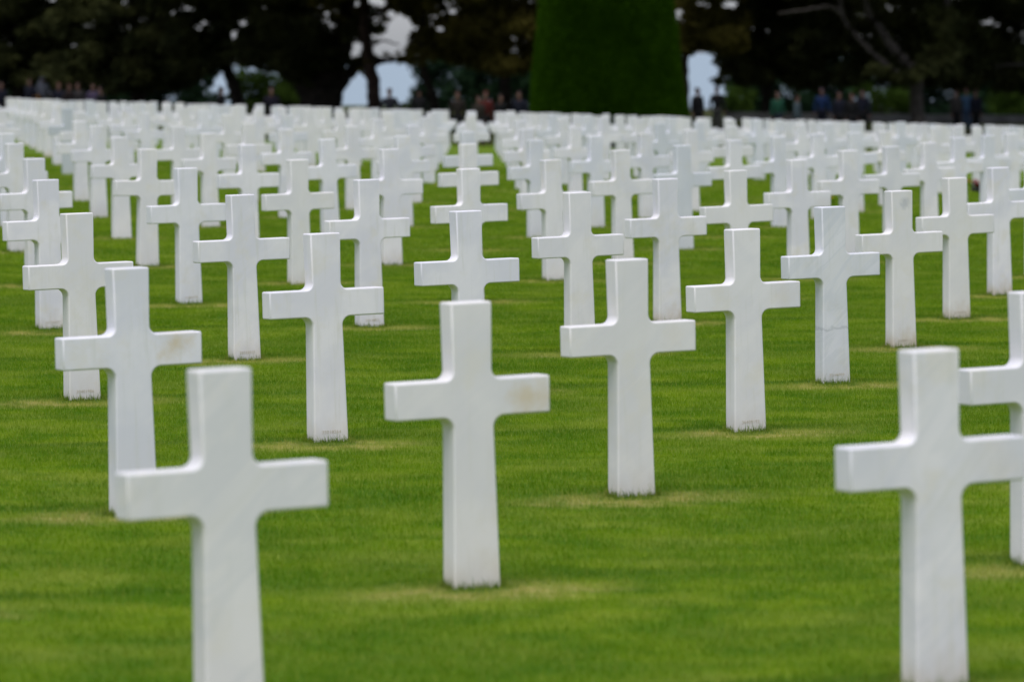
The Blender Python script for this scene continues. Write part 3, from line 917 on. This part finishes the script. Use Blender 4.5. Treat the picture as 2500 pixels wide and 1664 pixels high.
def person(label, px, py_head, coat, legs, hair, face, height=1.72, stride=0.0, arms=(0.1, 0.1), bend=(0.1, 0.1), hood=False, tall=None, group=True):
    """stand a visitor so that the crown of the head is seen at pixel row py_head"""
    best = None
    for Y in np.arange(112, 208, 0.5):
        p = at(px, py_head, Y)
        e = abs(p.z - (float(ground(p.x, Y)) + height))
        if best is None or e < best[0]: best = (e, Y, p.x)
    Y, X = best[1], best[2]
    zg = float(ground(X, Y))
    root = empty('person', (X, Y, zg), face)
    tag(root, label, 'person', None)
    s = height / 1.72
    ns = rng.uniform(-0.01, 0.01)
    V, E, R = [], [], []
    def add(p, r, par=None):
        V.append((p[0] * s, p[1] * s, p[2] * s)); R.append(r * s if not isinstance(r, tuple) else (r[0] * s, r[1] * s))
        if par is not None: E.append((par, len(V) - 1))
        return len(V) - 1
    pel = add((0, 0, 0.93), 0.115)
    waist = add((0, 0.01, 1.08), 0.105, pel)
    chest = add((0, 0.01, 1.30), 0.125, waist)
    neck0 = add((0, 0.01, 1.43), 0.06, chest)
    neck1 = add((0, -0.005, 1.49), 0.052, neck0)
    jaw = add((0, -0.02, 1.545), 0.066, neck1)
    brow = add((0, -0.008, 1.625), 0.082, jaw)
    add((0, 0.004, 1.69), 0.05, brow)
    nose = add((0, -0.098, 1.585), 0.013, jaw)
    arm_pts = {}
    for sd, spread, bd in ((-1, arms[0], bend[0]), (1, arms[1], bend[1])):
        sh = (0.175 * sd, 0.01, 1.385)
        el = (sh[0] + sd * 0.29 * math.sin(spread), 0.02, sh[2] - 0.29 * math.cos(spread))
        wr = (el[0] + sd * 0.05 * math.sin(spread), el[1] - 0.25 * math.sin(bd), el[2] - 0.25 * math.cos(bd))
        a = add(sh, 0.058, chest); b_ = add(el, 0.042, a); c = add(wr, 0.027, b_)
        d = Vector(wr) - Vector(el); d.normalize()
        palm = Vector(wr) + d * 0.065
        pi_ = add(tuple(palm), (0.036, 0.018), c)
        for k_ in range(4):
            off = Vector((0, (k_ - 1.5) * 0.019, 0))
            k1 = palm + off * 1.2 + d * 0.03
            k2 = k1 + d * (0.036 - 0.004 * abs(k_ - 1.5)) + Vector((-sd * 0.008, 0, 0))
            k3 = k2 + d * 0.026 + Vector((-sd * 0.014, 0, 0))
            q = add(tuple(k1), 0.0085, pi_); q = add(tuple(k2), 0.008, q); add(tuple(k3), 0.0065, q)
        th = Vector(wr) + d * 0.03 + Vector((0, -0.035, 0))
        q = add(tuple(th), 0.010, c); add(tuple(th + d * 0.04 + Vector((-sd * 0.006, -0.014, 0))), 0.0085, q)
        arm_pts[sd] = (sh, el, wr)
    leg_pts = {}
    for sd in (-1, 1):
        st = stride * sd
        hp = (0.085 * sd, 0.0, 0.90)
        kn = (0.09 * sd, -0.03 - 0.40 * math.sin(st) * 0.5, 0.49)
        an = (0.095 * sd, 0.02 - 0.85 * math.sin(st) * 0.5, 0.085)
        toe = (0.105 * sd, an[1] - 0.15, 0.035)
        a = add(hp, 0.085, pel); b_ = add(kn, 0.055, a); c = add(an, 0.038, b_); add(toe, (0.042, 0.028), c)
        leg_pts[sd] = (hp, kn, an, toe)
    skinned('body', V, E, R, 0, M_SKIN, root)
    # trousers
    tv, te, tr = [(0, 0, 0.96)], [], [0.135]
    for sd in (-1, 1):
        hp, kn, an, toe = leg_pts[sd]
        i = len(tv)
        tv += [hp, kn, (an[0], an[1], an[2] + 0.03)]; tr += [0.105, 0.078, 0.066]
        te += [(0, i), (i, i + 1), (i + 1, i + 2)]
    skinned('trousers', [tuple(c * s for c in p) for p in tv], te, [r * s for r in tr], 0, cloth(legs), root)
    # coat with sleeves
    cv = [(0, 0, 0.86), (0, 0.01, 1.08), (0, 0.01, 1.29), (0, 0.01, 1.425)]
    ce = [(0, 1), (1, 2), (2, 3)]; cr_ = [0.155, 0.142, 0.15, 0.085]
    for sd in (-1, 1):
        sh, el, wr = arm_pts[sd]
        i = len(cv)
        cv += [sh, el, wr]; cr_ += [0.085, 0.064, 0.05]
        ce += [(2, i), (i, i + 1), (i + 1, i + 2)]
    skinned('jacket', [tuple(c * s for c in p) for p in cv], ce, [r * s for r in cr_], 0, cloth(coat), root)
    # shoes
    for sd in (-1, 1):
        hp, kn, an, toe = leg_pts[sd]
        skinned('shoe', [tuple(c * s for c in p) for p in ((an[0], an[1] + 0.04, 0.045), (an[0], an[1] - 0.05, 0.05), (toe[0], toe[1] - 0.02, 0.04))],
                [(0, 1), (1, 2)], [(0.048 * s, 0.045 * s), (0.05 * s, 0.045 * s), (0.044 * s, 0.035 * s)], 1, cloth((0.02, 0.018, 0.016)), root)
    # hair, or a hood drawn over the head
    if hood:
        skinned('hood', [tuple(c * s for c in p) for p in ((0, 0.05, 1.46), (0, 0.03, 1.56), (0, 0.012, 1.655), (0, 0.02, 1.70))], [(0, 1), (1, 2), (2, 3)],
                [0.1 * s, 0.102 * s, 0.096 * s, 0.05 * s], 1, cloth(coat), root)
    else:
        skinned('hair', [tuple(c * s for c in p) for p in ((0, 0.055, 1.55), (0, 0.035, 1.63), (0, 0.008, 1.68), (0, -0.02, 1.70))], [(0, 1), (1, 2), (2, 3)],
                [0.055 * s, 0.078 * s, 0.078 * s, 0.045 * s], 1, cloth(hair), root)
    return root, s

NAVY, BLACK, DARKBR = (0.012, 0.014, 0.03), (0.010, 0.010, 0.011), (0.035, 0.026, 0.02)
GREYT, DENIM = (0.07, 0.07, 0.068), (0.025, 0.032, 0.055)
HB, HD, HL = (0.05, 0.028, 0.015), (0.012, 0.009, 0.008), (0.16, 0.10, 0.05)
person('person in dark clothes cut off by the left edge', 2, 200, NAVY, BLACK, HD, 0.4)
person('person in navy coat just left of the one in the pale hoodie', 72, 193, NAVY, BLACK, HB, -0.5, arms=(0.15, 0.3))
HOODED = person('person in a pale grey hoodie with the hood up', 103, 187, (0.33, 0.34, 0.40), GREYT, HB, 0.5, 1.76, hood=True, arms=(0.12, 0.35), bend=(0.2, 0.9))
person('person in dark clothes with reddish hair at the far left', 143, 203, NAVY, BLACK, (0.12, 0.04, 0.025), 0.1, 1.66)
person('person in dark clothes in the middle of the left trio', 168, 205, (0.03, 0.02, 0.02), DENIM, (0.09, 0.04, 0.02), 0.8, 1.65, arms=(0.3, 0.1))
person('person in a grey brown jacket right of the left trio', 190, 203, (0.055, 0.05, 0.05), NAVY, HB, -0.3, 1.68)
person('person in a lilac top at the left', 226, 206, (0.12, 0.09, 0.16), BLACK, HB, 0.2, 1.64, arms=(0.2, 0.2))
person('person in black beside the one in lilac', 245, 212, BLACK, BLACK, HD, -0.9, 1.66)
person('person in black before the small gap left of the leaning trunk', 540, 221, BLACK, BLACK, HD, 1.2, 1.7, arms=(0.2, 0.15))
person('person in dark clothes with a pale sleeve bag under the green bank', 662, 222, (0.016, 0.012, 0.026), BLACK, (0.06, 0.04, 0.05), 0.2, 1.7, arms=(0.25, 0.3))
person('person in a dark jacket standing against the sea in the gap', 951, 224, (0.022, 0.022, 0.034), NAVY, (0.10, 0.08, 0.08), -0.2, 1.72, arms=(0.45, 0.45))
person('person in a black hooded coat at the right side of the gap', 1022, 232, BLACK, BLACK, HD, 0.4, 1.74, hood=True, arms=(0.3, 0.3))
person('person with brown hair and dark clothes left of the centre avenue', 1117, 238, DARKBR, BLACK, HB, 0.0, 1.68, arms=(0.2, 0.2))
person('person with a tan face in brown at the centre avenue', 1168, 256, (0.05, 0.04, 0.03), BLACK, HB, 0.3, 1.55)
person('person in a red jacket at the centre avenue', 1186, 238, (0.14, 0.02, 0.016), BLACK, (0.12, 0.03, 0.02), -0.3, 1.7)
person('shorter person in black left of the clipped cone', 1222, 246, BLACK, BLACK, HD, 0.5, 1.62)
person('person in navy right beside the clipped cone', 1268, 240, NAVY, NAVY, HD, -0.5, 1.74, arms=(0.3, 0.3))
person('person in black half before the gap right of the cone', 1703, 215, BLACK, BLACK, HD, 0.7, 1.74, arms=(0.25, 0.25))
person('person in black jacket and grey trousers against the second gap', 1750, 212, BLACK, (0.09, 0.088, 0.08), HD, -0.3, 1.76, arms=(0.3, 0.3), stride=0.12)
person('person in a green top on the right', 1898, 224, (0.02, 0.12, 0.065), (0.02, 0.03, 0.045), HB, 0.2, 1.68)
person('person in a pale blue grey coat right of the green top', 1946, 230, (0.12, 0.17, 0.19), (0.12, 0.16, 0.18), HB, 1.3, 1.66)
person('person in a bright blue jacket on the right', 2006, 216, (0.016, 0.05, 0.16), NAVY, (0.07, 0.05, 0.08), -0.2, 1.74, arms=(0.3, 0.3))
person('person in navy right of the blue jacket', 2048, 224, NAVY, BLACK, HD, 0.3, 1.7)
person('person in black with a tan face in the navy group', 2079, 228, BLACK, BLACK, HB, 0.0, 1.68)
person('tall person in dark navy at the right of the navy group', 2106, 219, (0.014, 0.016, 0.035), BLACK, HD, -0.4, 1.76, arms=(0.3, 0.2))
person('person in a grey brown jacket at the left of the right trio', 2334, 221, (0.055, 0.05, 0.046), BLACK, HB, 0.5, 1.7)
person('person in a light blue jacket in the right trio', 2359, 217, (0.085, 0.17, 0.30), (0.06, 0.11, 0.20), (0.13, 0.06, 0.05), 0.1, 1.72, arms=(0.3, 0.3), bend=(0.5, 0.5), stride=0.1)
person('person in dark navy at the right of the right trio', 2382, 221, (0.012, 0.014, 0.03), BLACK, (0.09, 0.04, 0.035), -0.5, 1.7, stride=0.14)

# a yellow shoulder bag carried by the visitor in the pale hoodie
def bag(label, name, p, col, sx, sz):
    root = empty(name, p)
    tag(root, label, 'bag')
    bm = bmesh.new()
    bmesh.ops.create_cube(bm, size=1.0)
    bmesh.ops.scale(bm, vec=(sx, 0.16, sz), verts=bm.verts)
    for v_ in bm.verts:
        if v_.co.z > 0: v_.co.x *= 0.78; v_.co.y *= 0.6
    bmesh.ops.bevel(bm, geom=list(bm.edges), offset=0.03, segments=3, affect='EDGES')
    me = bpy.data.meshes.new('pouch'); bm.to_mesh(me); bm.free()
    link('pouch', me, plain('yellow_canvas', col, 0.8, 0.15, 8), root)
    V, Fc = [], []
    limb(V, Fc, [(-sx * 0.3, 0, sz * 0.45), (-sx * 0.2, 0, sz * 0.72), (sx * 0.2, 0, sz * 0.72), (sx * 0.3, 0, sz * 0.45)], 0.014, 0.014)
    link('strap', mesh_np('strap', V, Fc, True), cloth((0.03, 0.02, 0.015)), root)
hp = HOODED[0].location
bag('yellow bag held in front of the visitor in the pale grey hoodie', 'shoulder_bag', (hp.x - 0.27, hp.y - 0.22, hp.z + 0.86), (0.36, 0.17, 0.012), 0.36, 0.36)

# ------------------------------------------------------------------ flowers laid on the graves
def ground_hit(px, py):
    lo, hi = 15.0, 80.0
    for _ in range(50):
        mid = (lo + hi) / 2
        p = at(px, py, mid)
        if p.z > float(ground(p.x, mid)): lo = mid
        else: hi = mid
    return at(px, py, (lo + hi) / 2)

def flower_head(V, Fc, c, r, n=7):
    c = Vector(c)
    for k_ in range(n):
        a0 = 2 * math.pi * k_ / n
        for lay, (rr, up) in enumerate(((1.0, 0.15), (0.65, 0.5))):
            a = a0 + lay * 0.4
            d = Vector((math.cos(a), math.sin(a), 0)); t = Vector((-math.sin(a), math.cos(a), 0))
            i = len(V)
            V.extend([tuple(c), tuple(c + d * r * rr * 0.6 + t * r * 0.32 + Vector((0, 0, r * up * 0.7))),
                      tuple(c + d * r * rr + Vector((0, 0, r * up))), tuple(c + d * r * rr * 0.6 - t * r * 0.32 + Vector((0, 0, r * up * 0.7)))])
            Fc.append((i, i + 1, i + 2, i + 3))

def bouquet():
    p = ground_hit(2384, 470)
    p.z = float(ground(p.x, p.y))
    root = empty('flower_pot', p)
    tag(root, 'dark pot of red and white flowers standing among the crosses at right', 'flowers')
    V, Fc = [], []
    tube(V, Fc, [(0, 0, -0.01), (0, 0, 0.02), (0, 0, 0.085), (0, 0, 0.09), (0, 0, 0.07)], [0.075, 0.08, 0.105, 0.09, 0.085], 16)
    link('pot', mesh_np('pot', V, Fc, True), plain('dark_glaze', (0.02, 0.018, 0.018), 0.4), root)
    for nm, col, n in (('red_flower', (0.55, 0.018, 0.015), 13), ('white_flower', (0.7, 0.68, 0.66), 5)):
        V, Fc = [], []
        for _ in range(n):
            flower_head(V, Fc, (rng.gauss(0.02 if nm[0] == 'r' else -0.05, 0.06), rng.gauss(-0.02, 0.05), rng.uniform(0.10, 0.20)), 0.05)
        link(nm, mesh_np(nm, V, Fc), plain(nm, col, 0.7), root)
    lv, lf = leaves([((0, 0, 0.11), 0.10, 0.10, 0.05)], 2600, 0.03)
    link('leaves', mesh_np('leaves', lv, lf), M_SHRUB_BRIGHT, root)
bouquet()

def daffodil():
    p = ground_hit(2034, 501)
    p.z = float(ground(p.x, p.y))
    root = empty('daffodil', p)
    tag(root, 'small yellow flower standing in the grass beside a cross', 'flower')
    V, Fc = [], []
    for _ in range(3):
        flower_head(V, Fc, (rng.gauss(0, 0.025), rng.gauss(0, 0.02), rng.uniform(0.07, 0.11)), 0.038)
    link('petals', mesh_np('petals', V, Fc), plain('yellow_petals', (0.75, 0.52, 0.02), 0.6), root)
    V, Fc = [], []
    for q in range(4):
        limb(V, Fc, [(rng.gauss(0, .01), 0, -0.02), (rng.gauss(0, .015), 0, 0.04), (rng.gauss(0, .03), 0, 0.09)], 0.004, 0.003, 3)
    link('stem', mesh_np('stem', V, Fc, True), M_SHRUB_BRIGHT, root)
daffodil()
